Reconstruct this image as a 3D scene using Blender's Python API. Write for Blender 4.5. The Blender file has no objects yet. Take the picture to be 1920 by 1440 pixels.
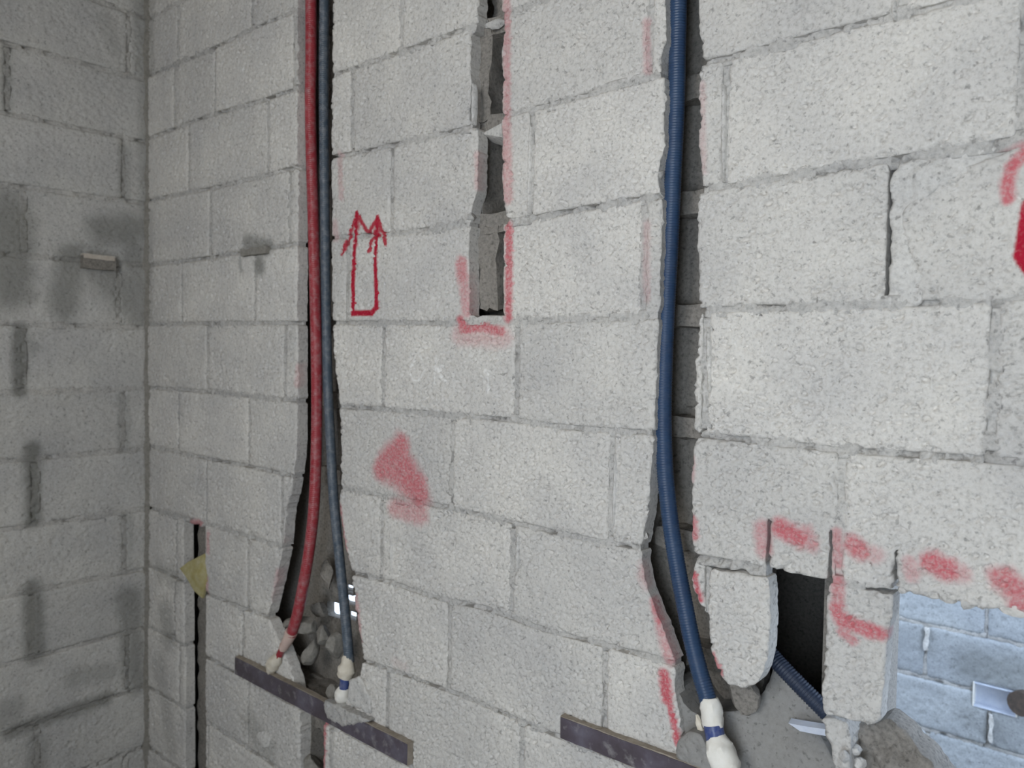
import bpy, math, random
import numpy as np
from mathutils import Vector, Matrix
from mathutils.geometry import delaunay_2d_cdt

random.seed(7)
rng = np.random.default_rng(7)
S = bpy.context.scene
COL = S.collection

# ------------------------------------------------------------------ camera
# room frame: corner of the two block walls is x=0,y=0; right wall is the plane y=0 (x to the right),
# left wall is the plane x=0 (towards the viewer, y<0); z=0 is the bed joint at eye level
FPX = 1455.15
CAM = np.array([2.56902, -1.16693, -0.08117])
RT = np.array([0.76127781, 0.64821006, 0.01672757])
UP = np.array([-0.03463941, 0.01489416, 0.99928888])
FW = np.array([-0.64749996, 0.76131589, -0.03379221])
cd = bpy.data.cameras.new('camera')
cam = bpy.data.objects.new('camera', cd)
COL.objects.link(cam)
cd.sensor_width = 36.0
cd.lens = FPX / 1920 * 36
cd.clip_start = 0.05
cd.dof.use_dof = True
cd.dof.focus_distance = 1.35
cd.dof.aperture_fstop = 4.5
cam.matrix_world = Matrix(((RT[0], UP[0], -FW[0], CAM[0]), (RT[1], UP[1], -FW[1], CAM[1]),
                           (RT[2], UP[2], -FW[2], CAM[2]), (0, 0, 0, 1)))
S.camera = cam
S.view_settings.view_transform = 'Standard'
S.view_settings.look = 'None'
S.view_settings.gamma = 1
S.view_settings.use_curve_mapping = False
S.view_settings.exposure = 0.30

# ------------------------------------------------------------------ daylight: plain overcast sky, entering by the window of the room
W = bpy.data.worlds.new('overcast_sky')
S.world = W
W.use_nodes = True
bg = W.node_tree.nodes['Background']
bg.inputs[0].default_value = (0.66, 0.80, 1.0, 1)
bg.inputs[1].default_value = 2.9
YB = -2.3                                     # wall behind the viewer
WIN = (1.55, 2.40, -0.25, 1.05)               # its window opening x0 x1 z0 z1
DOOR = (2.58, 3.14, -1.60, 0.50)              # its doorway
def daylight(name, o, energy, col):
    l = bpy.data.lights.new(name, 'AREA')
    l.shape = 'RECTANGLE'
    l.size = o[1] - o[0]
    l.size_y = o[3] - o[2]
    l.energy = energy
    l.color = col
    ob = bpy.data.objects.new(name, l)
    COL.objects.link(ob)
    ob.location = ((o[0] + o[1]) / 2, YB, (o[2] + o[3]) / 2)
    ob.rotation_euler = (math.radians(90), 0, 0)     # shines into the room (+y)
daylight('window_daylight', WIN, 15.5, (1.0, 0.925, 0.80))
daylight('doorway_daylight', DOOR, 15.0, (0.86, 0.94, 1.0))

# ------------------------------------------------------------------ helpers
def P(px, py, y=0.0):
    """point of the plane y=const that the photo shows at a pixel -> (x, z)"""
    d = RT * ((px - 960) / FPX) - UP * ((py - 720) / FPX) + FW
    q = CAM + d * ((y - CAM[1]) / d[1])
    return (float(q[0]), float(q[2]))
def P3(px, py, y=0.0):
    a = P(px, py, y)
    return (a[0], y, a[1])
def PL(px, py, x=0.0):
    d = RT * ((px - 960) / FPX) - UP * ((py - 720) / FPX) + FW
    q = CAM + d * ((x - CAM[0]) / d[0])
    return (float(q[1]), float(q[2]))
def depth(x, y, z):
    return float((np.array([x, y, z]) - CAM) @ FW)
def to_px(x, y, z):
    v = np.array([x, y, z]) - CAM
    w = v @ FW
    return 960 + FPX * (v @ RT) / w, 720 - FPX * (v @ UP) / w, w

def _hash(i, j, s):
    n = (i.astype(np.int64) * 374761393 + j.astype(np.int64) * 668265263 + int(s) * 974711) & 0xFFFFFFFF
    n = ((n ^ (n >> 13)) * 1274126177) & 0xFFFFFFFF
    n = n ^ (n >> 16)
    return (n & 0xFFFFFF) / float(0xFFFFFF)
def vn(u, v, cell, seed=0):
    """value noise 0..1"""
    u = np.asarray(u, float) / cell
    v = np.asarray(v, float) / cell
    i = np.floor(u); j = np.floor(v)
    fu = u - i; fv = v - j
    fu = fu * fu * (3 - 2 * fu); fv = fv * fv * (3 - 2 * fv)
    i = i.astype(np.int64); j = j.astype(np.int64)
    a = _hash(i, j, seed); b = _hash(i + 1, j, seed); c = _hash(i, j + 1, seed); d = _hash(i + 1, j + 1, seed)
    return (a * (1 - fu) + b * fu) * (1 - fv) + (c * (1 - fu) + d * fu) * fv
def sm(a, b, x):
    t = np.clip((x - a) / (b - a), 0, 1)
    return t * t * (3 - 2 * t)

FRAMES = {'R': lambda u, v, d: np.stack([u, d, v], 1),
          'L': lambda u, v, d: np.stack([-d, u, v], 1),
          'F': lambda u, v, d: np.stack([u, 2.0 + d, v], 1)}

def link(name, me, parent=None, mat=None):
    o = bpy.data.objects.new(name, me)
    COL.objects.link(o)
    if mat:
        me.materials.append(mat)
    if parent:
        o.parent = parent
    return o
def tag(o, label=None, cat=None, group=None, kind=None):
    if label: o['label'] = label
    if cat: o['category'] = cat
    if group: o['group'] = group
    if kind: o['kind'] = kind
    return o
def empty(name, loc=(0, 0, 0)):
    o = bpy.data.objects.new(name, None)
    o.empty_display_size = 0.05
    o.location = loc
    COL.objects.link(o)
    return o
def mesh(name, v, f, mat=None, parent=None, smooth=True, sharp=55):
    me = bpy.data.meshes.new(name)
    me.from_pydata([tuple(map(float, q)) for q in v], [], [tuple(map(int, q)) for q in f])
    if smooth:
        me.polygons.foreach_set('use_smooth', np.ones(len(me.polygons), bool))
        me.set_sharp_from_angle(angle=math.radians(sharp))
    me.update()
    return link(name, me, parent, mat)

def inside(poly, u, v):
    r = np.zeros(len(u), bool)
    n = len(poly)
    for i in range(n):
        x0, y0 = poly[i]; x1, y1 = poly[(i + 1) % n]
        if y0 == y1: continue
        c = ((y0 > v) != (y1 > v)) & (u < (x1 - x0) * (v - y0) / (y1 - y0) + x0)
        r ^= c
    return r
def dist_poly(poly, u, v):
    a = np.asarray(poly); b = np.roll(a, -1, 0)
    best = np.full(len(u), 1e9)
    for (p, q) in zip(a, b):
        e = q - p; l = max(e @ e, 1e-12)
        t = np.clip(((u - p[0]) * e[0] + (v - p[1]) * e[1]) / l, 0, 1)
        best = np.minimum(best, (u - p[0] - t * e[0]) ** 2 + (v - p[1] - t * e[1]) ** 2)
    return np.sqrt(best)
def resample(pts, step, closed=True):
    out = []
    n = len(pts)
    for i in range(n if closed else n - 1):
        a = np.array(pts[i]); b = np.array(pts[(i + 1) % n])
        k = max(1, int(round(np.linalg.norm(b - a) / step)))
        for t in range(k):
            out.append(a + (b - a) * t / k)
    if not closed: out.append(np.array(pts[-1]))
    return np.array(out)
def area(p):
    p = np.asarray(p); q = np.roll(p, -1, 0)
    return 0.5 * float(np.sum(p[:, 0] * q[:, 1] - q[:, 0] * p[:, 1]))
def ragged(poly, amp, step, seed, fine=0.006):
    """resample an outline and make its edge uneven; amp is a number or one number per corner-to-corner side"""
    n = len(poly)
    pts = []; am = []
    for i in range(n):
        a = np.array(poly[i], float); b = np.array(poly[(i + 1) % n], float)
        k = max(1, int(round(np.linalg.norm(b - a) / step)))
        for t in range(k):
            pts.append(a + (b - a) * t / k)
            am.append(amp if np.isscalar(amp) else amp[i])
    p = np.array(pts); am = np.array(am)
    p = p * 0.5 + 0.25 * (np.roll(p, 1, 0) + np.roll(p, -1, 0))
    nx = vn(p[:, 0], p[:, 1], fine, seed) + vn(p[:, 0], p[:, 1], fine * 3.5, seed + 1) * 1.2 - 1.1
    nz = vn(p[:, 0], p[:, 1], fine, seed + 2) + vn(p[:, 0], p[:, 1], fine * 3.5, seed + 3) * 1.2 - 1.1
    p[:, 0] += nx * am * 1.3
    p[:, 1] += nz * am * 1.3
    return p

# ------------------------------------------------------------------ paint, chalk and damp marks, in wall coordinates
MARKS = {'R': [], 'L': [], 'F': []}
def mark(frame, ch, pts, r, inten, soft=0.6):
    """stroke through pixels; r in pixels at that place"""
    if frame == 'R':
        q = [P(*a) for a in pts]
        sc = FPX / depth(q[0][0], 0, q[0][1])
    elif frame == 'F':
        q = [P(a[0], a[1], 2.0) for a in pts]
        sc = FPX / depth(q[0][0], 2.0, q[0][1])
    else:
        q = [PL(*a) for a in pts]
        sc = FPX / depth(0, q[0][0], q[0][1])
    MARKS[frame].append((ch, np.array(q), r / sc, inten, soft))
def marks_at(frame, u, v):
    out = np.zeros((len(u), 4), np.float32)
    if len(u) == 0: return out
    lo = np.array([u.min(), v.min()]); hi = np.array([u.max(), v.max()])
    for ch, q, r, inten, soft in MARKS[frame]:
        R = r * (1 + soft)
        if (q.max(0) + R < lo).any() or (q.min(0) - R > hi).any(): continue
        best = np.full(len(u), 1e9)
        if len(q) == 1: q = np.vstack([q, q + 1e-5])
        for a, b in zip(q[:-1], q[1:]):
            e = b - a; l = max(e @ e, 1e-12)
            t = np.clip(((u - a[0]) * e[0] + (v - a[1]) * e[1]) / l, 0, 1)
            best = np.minimum(best, np.hypot(u - a[0] - t * e[0], v - a[1] - t * e[1]))
        wob = (vn(u, v, max(r * 0.7, 0.006), 91) - 0.5) * r * 0.5 * soft
        k = inten * (1 - sm(r * (1 - soft * 0.8), R, best + wob))
        out[:, ch] = np.maximum(out[:, ch], k)
    return out
SP, AR, CH, ST = 0, 1, 2, 3
# the double arrow drawn with a red marker spray
for pts in ([(669, 400), (663, 486), (661, 588)], [(662, 587), (697, 587), (706, 576)], [(706, 576), (703, 486), (707, 408)]):
    mark('R', AR, pts, 5.4, 1.0, 0.25)
for pts in ([(669, 402), (656, 437), (642, 476)], [(671, 404), (690, 438), (706, 412)], [(708, 410), (716, 435), (723, 457)], [(703, 432), (690, 470)]):
    mark('R', AR, pts, 4.6, 0.95, 0.3)
mark('R', AR, [(669, 408), (670, 425)], 7, 0.8, 0.5)
mark('R', AR, [(707, 418), (706, 440)], 7, 0.8, 0.5)
# sprayed patches
SPRAY = [([(750, 838), (716, 880)], 24, .8), ([(750, 870), (782, 925)], 28, .8), ([(735, 885), (765, 905)], 26, .75), ([(738, 952), (788, 966)], 17, .5),
         ([(949, -40), (949, 230)], 9, .45), ([(949, 240), (951, 370)], 12, .45), ([(952, 425), (951, 595)], 9, .85),
         ([(863, 495), (866, 520)], 13, .65), ([(868, 520), (874, 585)], 11, .5), ([(893, 290), (893, 350)], 7, .3),
         ([(862, 600), (868, 618), (905, 613), (940, 622)], 9, .85), ([(860, 628), (945, 632)], 18, .3),
         ([(1212, 1068), (1216, 1090)], 18, .32), ([(1226, 1130), (1236, 1165)], 10, .75), ([(1240, 1175), (1256, 1235)], 13, .5),
         ([(1245, 1265), (1250, 1310)], 11, 1.0), ([(1253, 1310), (1270, 1395)], 6, .95), ([(1210, 40), (1212, 130)], 8, .3),
         ([(1212, 420), (1212, 560)], 8, .2), ([(1298, 975), (1300, 1005)], 9, .7), ([(1301, 1078), (1306, 1105), (1312, 1125)], 6, .9),
         ([(1337, 1230), (1350, 1264)], 6, .75), ([(1316, 160), (1318, 320)], 7, .2), ([(1298, 860), (1297, 900)], 6, .3),
         ([(636, 290), (640, 370)], 7, .25), ([(628, 420), (630, 445)], 8, .25), ([(635, 950), (641, 1000), (652, 1080)], 6, .75),
         ([(668, 1120), (675, 1200)], 6, .4), ([(545, 985), (540, 1020)], 14, .3), ([(523, 1080), (515, 1140)], 12, .4), ([(557, 690), (555, 720)], 7, .3),
         ([(1428, 990), (1432, 1030)], 15, .5), ([(1462, 990), (1500, 1010)], 17, .85), ([(1510, 1000), (1520, 1020)], 15, .5),
         ([(1568, 1000), (1570, 1060)], 10, .5), ([(1600, 1020), (1612, 1035)], 17, .75), ([(1640, 1040)], 16, .35), ([(1570, 1090), (1572, 1150)], 12, .6),
         ([(1568, 1140), (1580, 1165), (1650, 1188)], 13, .85), ([(1580, 1185), (1598, 1200)], 10, .6), ([(1748, 1055), (1778, 1068)], 20, .85), ([(1800, 1075)], 18, .45),
         ([(1705, 1055), (1710, 1080)], 13, .4), ([(1880, 1085), (1910, 1110)], 22, .8), ([(1905, 1135), (1920, 1140)], 14, .8),
         ([(1922, 286), (1897, 312), (1888, 345), (1890, 372)], 11, .85), ([(357, 984), (372, 982)], 8, .6), ([(390, 1000), (390, 1035)], 5, .4),
         ([(388, 1085), (388, 1110)], 5, .4), ([(608, 1345), (606, 1440)], 6, .8), ([(740, 1240), (760, 1250)], 8, .08)]
for pts, r, k in SPRAY:
    mark('R', SP, pts, r, k, 0.65)
mark('R', AR, [(1934, 385), (1927, 430), (1922, 470)], 17, 1.0, 0.2)
mark('R', AR, [(1913, 478), (1935, 512)], 12, 1.0, 0.2)
# faint chalk figures
for pts in ([(782, 660), (771, 685), (767, 698), (774, 712), (783, 714), (790, 706), (795, 694), (789, 670), (782, 660)],
            [(817, 672), (816, 695), (815, 721)], [(830, 686), (820, 692), (828, 708), (837, 717)], [(915, 690), (915, 736)], [(915, 690), (909, 697)]):
    mark('R', CH, pts, 2.3, 1.0, 0.7)
# damp stains, old mortar smears and darker bands along the corner
for pts, r, k in [([(20, 400), (22, 545)], 34, .75), ([(140, 480), (118, 575)], 24, .7), ([(195, 432), (255, 430)], 27, .7), ([(185, 500), (235, 555)], 34, .6),
                  ([(252, 470), (260, 590)], 20, .55), ([(37, 618), (37, 732)], 12, .85), ([(55, 650)], 16, .4), ([(60, 842), (62, 975)], 14, .9),
                  ([(60, 1105), (66, 1225)], 17, .8), ([(233, 280), (232, 365)], 10, .45), ([(232, 745), (233, 838)], 10, .4), ([(238, 970), (238, 1060)], 10, .35),
                  ([(240, 1120), (255, 1280)], 20, .65), ([(200, 1310), (20, 1372)], 12, .75), ([(140, 1270), (200, 1260)], 17, .35), ([(20, 1335)], 24, .45),
                  ([(268, 0), (270, 130)], 16, .45), ([(268, 150), (270, 400)], 9, .35), ([(12, 90), (13, 205)], 9, .5), ([(70, 1390), (70, 1440)], 16, .5), ([(200, 40), (215, 90)], 14, .3)]:
    mark('L', ST, pts, r, k, 0.8)
for pts, r, k in [([(462, 455), (500, 462)], 15, .75), ([(485, 495), (487, 500)], 16, .85), ([(450, 485), (452, 508)], 4, .6), ([(310, 1150), (315, 1190)], 24, .5), ([(470, 1360), (500, 1400)], 26, .4),
                  ([(300, 1250), (320, 1400)], 22, .3), ([(284, 0), (284, 130)], 10, .35), ([(283, 400), (283, 600)], 8, .25),
                  ([(300, 1070), (330, 1090)], 18, .35)]:
    mark('R', ST, pts, r, k, 0.8)
mark('F', ST, [(1820, 1250), (1900, 1262)], 28, .6, .8)
mark('F', ST, [(1830, 1350), (1890, 1380)], 30, .35, .8)

# ------------------------------------------------------------------ materials
def principled(name, rough=0.9, spec=0.15):
    m = bpy.data.materials.new(name)
    m.use_nodes = True
    nt = m.node_tree
    b = nt.nodes['Principled BSDF']
    b.inputs['Roughness'].default_value = rough
    b.inputs['Specular IOR Level'].default_value = spec
    return m, nt, b
def noise_node(nt, scale, detail=4, rough=0.6, kind='ShaderNodeTexNoise', coord='Object'):
    tc = nt.nodes.new('ShaderNodeNewGeometry')
    n = nt.nodes.new(kind)
    n.inputs['Scale'].default_value = scale
    if kind == 'ShaderNodeTexNoise':
        n.inputs['Detail'].default_value = detail
        n.inputs['Roughness'].default_value = rough
    nt.links.new(tc.outputs['Position'], n.inputs['Vector'])
    return n
def ramp(nt, src, stops):
    r = nt.nodes.new('ShaderNodeValToRGB')
    e = r.color_ramp.elements
    while len(e) > 1: e.remove(e[-1])
    for i, (p, c) in enumerate(stops):
        k = e[0] if i == 0 else e.new(p)
        k.position = p
        k.color = (*c, 1) if len(c) == 3 else c
    nt.links.new(src, r.inputs[0])
    return r
def mix(nt, fac, a, b, mode='MIX'):
    m = nt.nodes.new('ShaderNodeMix')
    m.data_type = 'RGBA'
    m.blend_type = mode
    for s, x in ((m.inputs[0], fac), (m.inputs[6], a), (m.inputs[7], b)):
        if hasattr(x, 'is_output'): nt.links.new(x, s)
        elif isinstance(x, (int, float)): s.default_value = x
        else: s.default_value = (*x, 1)
    return m.outputs[2]
def math_node(nt, op, a, b=None, clamp=False):
    m = nt.nodes.new('ShaderNodeMath')
    m.operation = op
    m.use_clamp = clamp
    for i, x in enumerate((a, b)):
        if x is None: continue
        if hasattr(x, 'is_output'): nt.links.new(x, m.inputs[i])
        else: m.inputs[i].default_value = x
    return m.outputs[0]
def bump(nt, b, src, strength, dist):
    n = nt.nodes.new('ShaderNodeBump')
    n.inputs['Strength'].default_value = strength
    n.inputs['Distance'].default_value = dist
    nt.links.new(src, n.inputs['Height'])
    nt.links.new(n.outputs[0], b.inputs['Normal'])

def masonry(name, light, mid, dark, marks=True, bscale=260, vary=0.07):
    m, nt, b = principled(name, 0.95, 0.1)
    agg = noise_node(nt, 150, 5, 0.65)
    big = noise_node(nt, 5.5, 3, 0.5)
    c = ramp(nt, agg.outputs['Fac'], [(0.28, dark), (0.47, mid), (0.68, light)]).outputs[0]
    sp_ = noise_node(nt, 118, 2, 0.5)  # sparse dark specks: grains, and the painted shade of small pores
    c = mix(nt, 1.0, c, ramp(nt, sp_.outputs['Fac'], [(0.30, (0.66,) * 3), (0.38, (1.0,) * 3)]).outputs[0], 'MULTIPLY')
    g = ramp(nt, big.outputs['Fac'], [(0.3, (0.86, 0.86, 0.87)), (0.7, (1.06, 1.05, 1.03))]).outputs[0]
    c = mix(nt, 1.0, c, g, 'MULTIPLY')
    oi = nt.nodes.new('ShaderNodeObjectInfo')
    rv = ramp(nt, oi.outputs['Random'], [(0.0, (1 - vary,) * 3), (1.0, (1 + vary * 0.5, 1 + vary * 0.45, 1 + vary * 0.35))]).outputs[0]
    c = mix(nt, 1.0, c, rv, 'MULTIPLY')
    if marks:
        at = nt.nodes.new('ShaderNodeAttribute')
        at.attribute_name = 'marks'
        sep = nt.nodes.new('ShaderNodeSeparateColor')
        nt.links.new(at.outputs['Color'], sep.inputs[0])
        spk = noise_node(nt, 190, 3, 0.6)
        # damp
        sa = nt.nodes.new('ShaderNodeAttribute')
        sa.attribute_name = 'stain'
        st = math_node(nt, 'MULTIPLY', sa.outputs['Fac'], 0.8)
        c = mix(nt, st, c, (0.145, 0.147, 0.135))
        # chalk
        k = math_node(nt, 'MULTIPLY', sep.outputs[2], ramp(nt, spk.outputs['Fac'], [(0.4, (0.3,) * 3), (0.55, (1,) * 3)]).outputs[0])
        c = mix(nt, k, c, (0.80, 0.79, 0.77))
        # spray: sits on the proud grains first
        spread = ramp(nt, spk.outputs['Fac'], [(0.3, (0.55,) * 3), (0.6, (1.1,) * 3)]).outputs[0]
        k = math_node(nt, 'MULTIPLY', sep.outputs[0], spread, True)
        c = mix(nt, k, c, (0.56, 0.125, 0.15))
        k = math_node(nt, 'MULTIPLY', sep.outputs[1], ramp(nt, spk.outputs['Fac'], [(0.25, (0.88,) * 3), (0.5, (1,) * 3)]).outputs[0], True)
        c = mix(nt, k, c, (0.42, 0.016, 0.04))
    nt.links.new(c, b.inputs['Base Color'])
    bn = noise_node(nt, bscale, 6, 0.7)
    bump(nt, b, bn.outputs['Fac'], 0.55, 0.003)
    return m
M = {}
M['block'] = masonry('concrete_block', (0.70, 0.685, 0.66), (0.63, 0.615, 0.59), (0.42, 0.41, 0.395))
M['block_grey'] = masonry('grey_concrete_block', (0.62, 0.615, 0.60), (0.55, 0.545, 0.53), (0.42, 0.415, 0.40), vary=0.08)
M['block_skyblue'] = masonry('skylight_tinted_block', (0.50, 0.53, 0.555), (0.43, 0.455, 0.48), (0.33, 0.35, 0.37), vary=0.09)  # the sky's blue light is put into this block colour
M['mortar'] = masonry('mortar', (0.58, 0.57, 0.55), (0.49, 0.48, 0.465), (0.33, 0.325, 0.315), bscale=170)
M['mortar_pale'] = masonry('pale_mortar', (0.70, 0.69, 0.67), (0.62, 0.61, 0.59), (0.45, 0.44, 0.43), bscale=170)
M['core'] = masonry('block_core_shade', (0.31, 0.29, 0.265), (0.245, 0.23, 0.21), (0.15, 0.14, 0.13), marks=False, bscale=120)  # darkened concrete tone, painting the shade inside the grooves
M['plaster'] = masonry('cement_skim', (0.33, 0.325, 0.315), (0.30, 0.295, 0.285), (0.26, 0.255, 0.25), marks=False, bscale=60)

def plastic(name, col, col2, rough, dust_k=0.4):
    m, nt, b = principled(name, rough, 0.4)
    n = noise_node(nt, 16, 3)
    c = ramp(nt, n.outputs['Fac'], [(0.35, col), (0.7, col2)]).outputs[0]
    dust = noise_node(nt, 70, 4)
    c = mix(nt, ramp(nt, dust.outputs['Fac'], [(0.45, (0.03,) * 3), (0.8, (dust_k,) * 3)]).outputs[0], c, (0.42, 0.41, 0.41))
    nt.links.new(c, b.inputs['Base Color'])
    return m
M['red'] = plastic('red_conduit_plastic', (0.30, 0.018, 0.030), (0.36, 0.045, 0.055), 0.42, 0.42)
M['blue'] = plastic('blue_conduit_plastic', (0.014, 0.042, 0.105), (0.02, 0.055, 0.125), 0.36, 0.08)
M['blue_grey'] = plastic('dusty_blue_conduit_plastic', (0.055, 0.08, 0.11), (0.085, 0.11, 0.14), 0.45)
M['blue_dark'] = plastic('dark_blue_conduit_plastic', (0.008, 0.018, 0.045), (0.011, 0.024, 0.055), 0.5, 0.05)
M['blue_ring'] = plastic('blue_coupling_plastic', (0.03, 0.055, 0.20), (0.05, 0.085, 0.25), 0.3)
def simple(name, a, b_, scale, rough=0.8, spec=0.2, bs=0.4, bd=0.002):
    m, nt, b = principled(name, rough, spec)
    n = noise_node(nt, scale, 5)
    nt.links.new(ramp(nt, n.outputs['Fac'], [(0.3, a), (0.7, b_)]).outputs[0], b.inputs['Base Color'])
    bump(nt, b, n.outputs['Fac'], bs, bd)
    return m
M['tape'] = simple('beige_tape', (0.60, 0.54, 0.44), (0.72, 0.67, 0.58), 60, 0.7)
M['tape_white'] = simple('white_tape', (0.74, 0.71, 0.64), (0.84, 0.82, 0.77), 50, 0.6)
M['tape_pink'] = simple('pinkish_tape', (0.58, 0.42, 0.37), (0.66, 0.52, 0.46), 60, 0.7)
M['yellow'] = simple('yellow_scrap', (0.36, 0.31, 0.12), (0.48, 0.44, 0.27), 40, 0.8)
M['ply_edge'] = simple('plywood_edge', (0.27, 0.23, 0.185), (0.36, 0.32, 0.27), 90, 0.85)
M['slate'] = simple('pale_plastic_sliver', (0.50, 0.55, 0.66), (0.62, 0.66, 0.74), 50, 0.5)
M['rust'] = simple('rusty_dark_metal', (0.06, 0.05, 0.045), (0.12, 0.09, 0.07), 60, 0.8)
M['stub_pale'] = simple('stub_lit_edge', (0.44, 0.39, 0.34), (0.56, 0.51, 0.45), 80, 0.9)  # pale tone painting the lit edge of the tie stub
M['stone'] = simple('broken_concrete', (0.20, 0.19, 0.17), (0.30, 0.285, 0.26), 90, 0.95, 0.1, 0.8, 0.004)
M['plain'] = simple('bare_concrete', (0.26, 0.245, 0.22), (0.33, 0.315, 0.285), 6, 0.95, 0.1)
M['floor'] = simple('dusty_concrete_floor', (0.17, 0.16, 0.15), (0.24, 0.23, 0.215), 4, 0.95, 0.1)
def ply_film():
    m, nt, b = principled('dark_plywood_film', 0.5, 0.3)
    n = noise_node(nt, 13, 4)
    c = ramp(nt, n.outputs['Fac'], [(0.35, (0.075, 0.062, 0.07)), (0.52, (0.10, 0.085, 0.105)), (0.7, (0.155, 0.145, 0.18))]).outputs[0]
    d = noise_node(nt, 45, 4)
    c = mix(nt, ramp(nt, d.outputs['Fac'], [(0.56, (0,) * 3), (0.75, (0.55,) * 3)]).outputs[0], c, (0.36, 0.35, 0.35))
    nt.links.new(c, b.inputs['Base Color'])
    return m
M['ply'] = ply_film()

# ------------------------------------------------------------------ slab: an outline on a wall, given thickness, real pits and an uneven face
PITS = dict(depth=0.0068, cell=0.0098, lo=0.615, rough=0.0008)
def slab(name, outline, frame, d0, thick, spacing, parent, mat, seed=0, height=None, holes=(), edge=0.0035, marks=True, back=True):
    o = np.asarray(outline, float)
    if area(o) < 0: o = o[::-1]
    hs = []
    for h in holes:
        h = np.asarray(h, float)
        hs.append(h[::-1] if area(h) > 0 else h)
    lo = o.min(0); hi = o.max(0)
    gu, gv = np.meshgrid(np.arange(lo[0], hi[0] + spacing, spacing), np.arange(lo[1], hi[1] + spacing, spacing))
    gu = gu.ravel(); gv = gv.ravel()
    gu = gu + (vn(gu, gv, 0.0013, seed + 5) - 0.5) * spacing * 0.7
    gv = gv + (vn(gu, gv, 0.0013, seed + 6) - 0.5) * spacing * 0.7
    ok = inside(o, gu, gv)
    gu = gu[ok]; gv = gv[ok]
    dd = dist_poly(o, gu, gv)
    for h in hs:
        dd = np.where(inside(h, gu, gv), -1, np.minimum(dd, dist_poly(h, gu, gv)))
    ok = dd > spacing * 0.55
    gu = gu[ok]; gv = gv[ok]
    loops = [o] + hs
    pts = []; edges = []; base = 0; lidx = []
    for l in loops:
        n = len(l)
        pts += [Vector((a[0], a[1])) for a in l]
        edges += [(base + i, base + (i + 1) % n) for i in range(n)]
        lidx.append((base, n)); base += n
    pts += [Vector((a, b)) for a, b in zip(gu, gv)]
    r = delaunay_2d_cdt(pts, edges, [list(range(len(o)))], 1, 1e-7)
    V = np.array([(a[0], a[1]) for a in r[0]])
    F = [tuple(f) for f in r[2]]
    if hs:
        ce = np.array([(V[f[0]] + V[f[1]] + V[f[2]]) / 3 for f in F])
        kill = np.zeros(len(F), bool)
        for h in hs: kill |= inside(h, ce[:, 0], ce[:, 1])
        F = [f for f, k in zip(F, kill) if not k]
    omap = {}
    for i, src in enumerate(r[3]):
        for s in src: omap[s] = i
    u = V[:, 0]; v = V[:, 1]
    dist = dist_poly(o, u, v)
    for h in hs: dist = np.minimum(dist, dist_poly(h, u, v))
    d = height(u, v, dist) if height else np.zeros(len(u))
    d = d + edge * np.exp(-dist / max(edge, 1e-4))
    nV = len(V)
    co = [FRAMES[frame](u, v, d0 + d)]
    faces = list(F)
    off = nV
    allb = []
    for (b0, n) in lidx:
        idx = [omap[b0 + i] for i in range(n) if (b0 + i) in omap]
        q = V[idx]
        co.append(FRAMES[frame](q[:, 0], q[:, 1], np.full(len(idx), d0 + thick)))
        m = len(idx)
        for i in range(m):
            j = (i + 1) % m
            if idx[i] != idx[j]:
                faces.append((idx[i], off + i, off + j, idx[j]))
        if back and not hs:
            faces.append(tuple(off + i for i in range(m - 1, -1, -1)))
        allb.append((off, idx)); off += m
    if hs and back:          # flat back with the same openings
        base2 = off
        co.append(FRAMES[frame](u, v, np.full(nV, d0 + thick)))
        faces += [tuple(base2 + i for i in f[::-1]) for f in F]
        off += nV
    co = np.vstack(co)
    me = bpy.data.meshes.new(name)
    me.from_pydata(co.tolist(), [], faces)
    sm_ = np.zeros(len(me.polygons), bool)
    sm_[:len(F)] = True
    me.polygons.foreach_set('use_smooth', sm_)
    if marks:
        a = me.attributes.new('marks', 'FLOAT_COLOR', 'POINT')
        mk = marks_at(frame, u, v)
        full = np.zeros((len(co), 4), np.float32)
        full[:nV] = mk
        for (b0, idx) in allb: full[b0:b0 + len(idx)] = mk[idx] * 0.15
        a.data.foreach_set('color', full.ravel())
        a = me.attributes.new('stain', 'FLOAT', 'POINT')
        a.data.foreach_set('value', full[:, 3].copy())
    me.update()
    return link(name, me, parent, mat)

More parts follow.
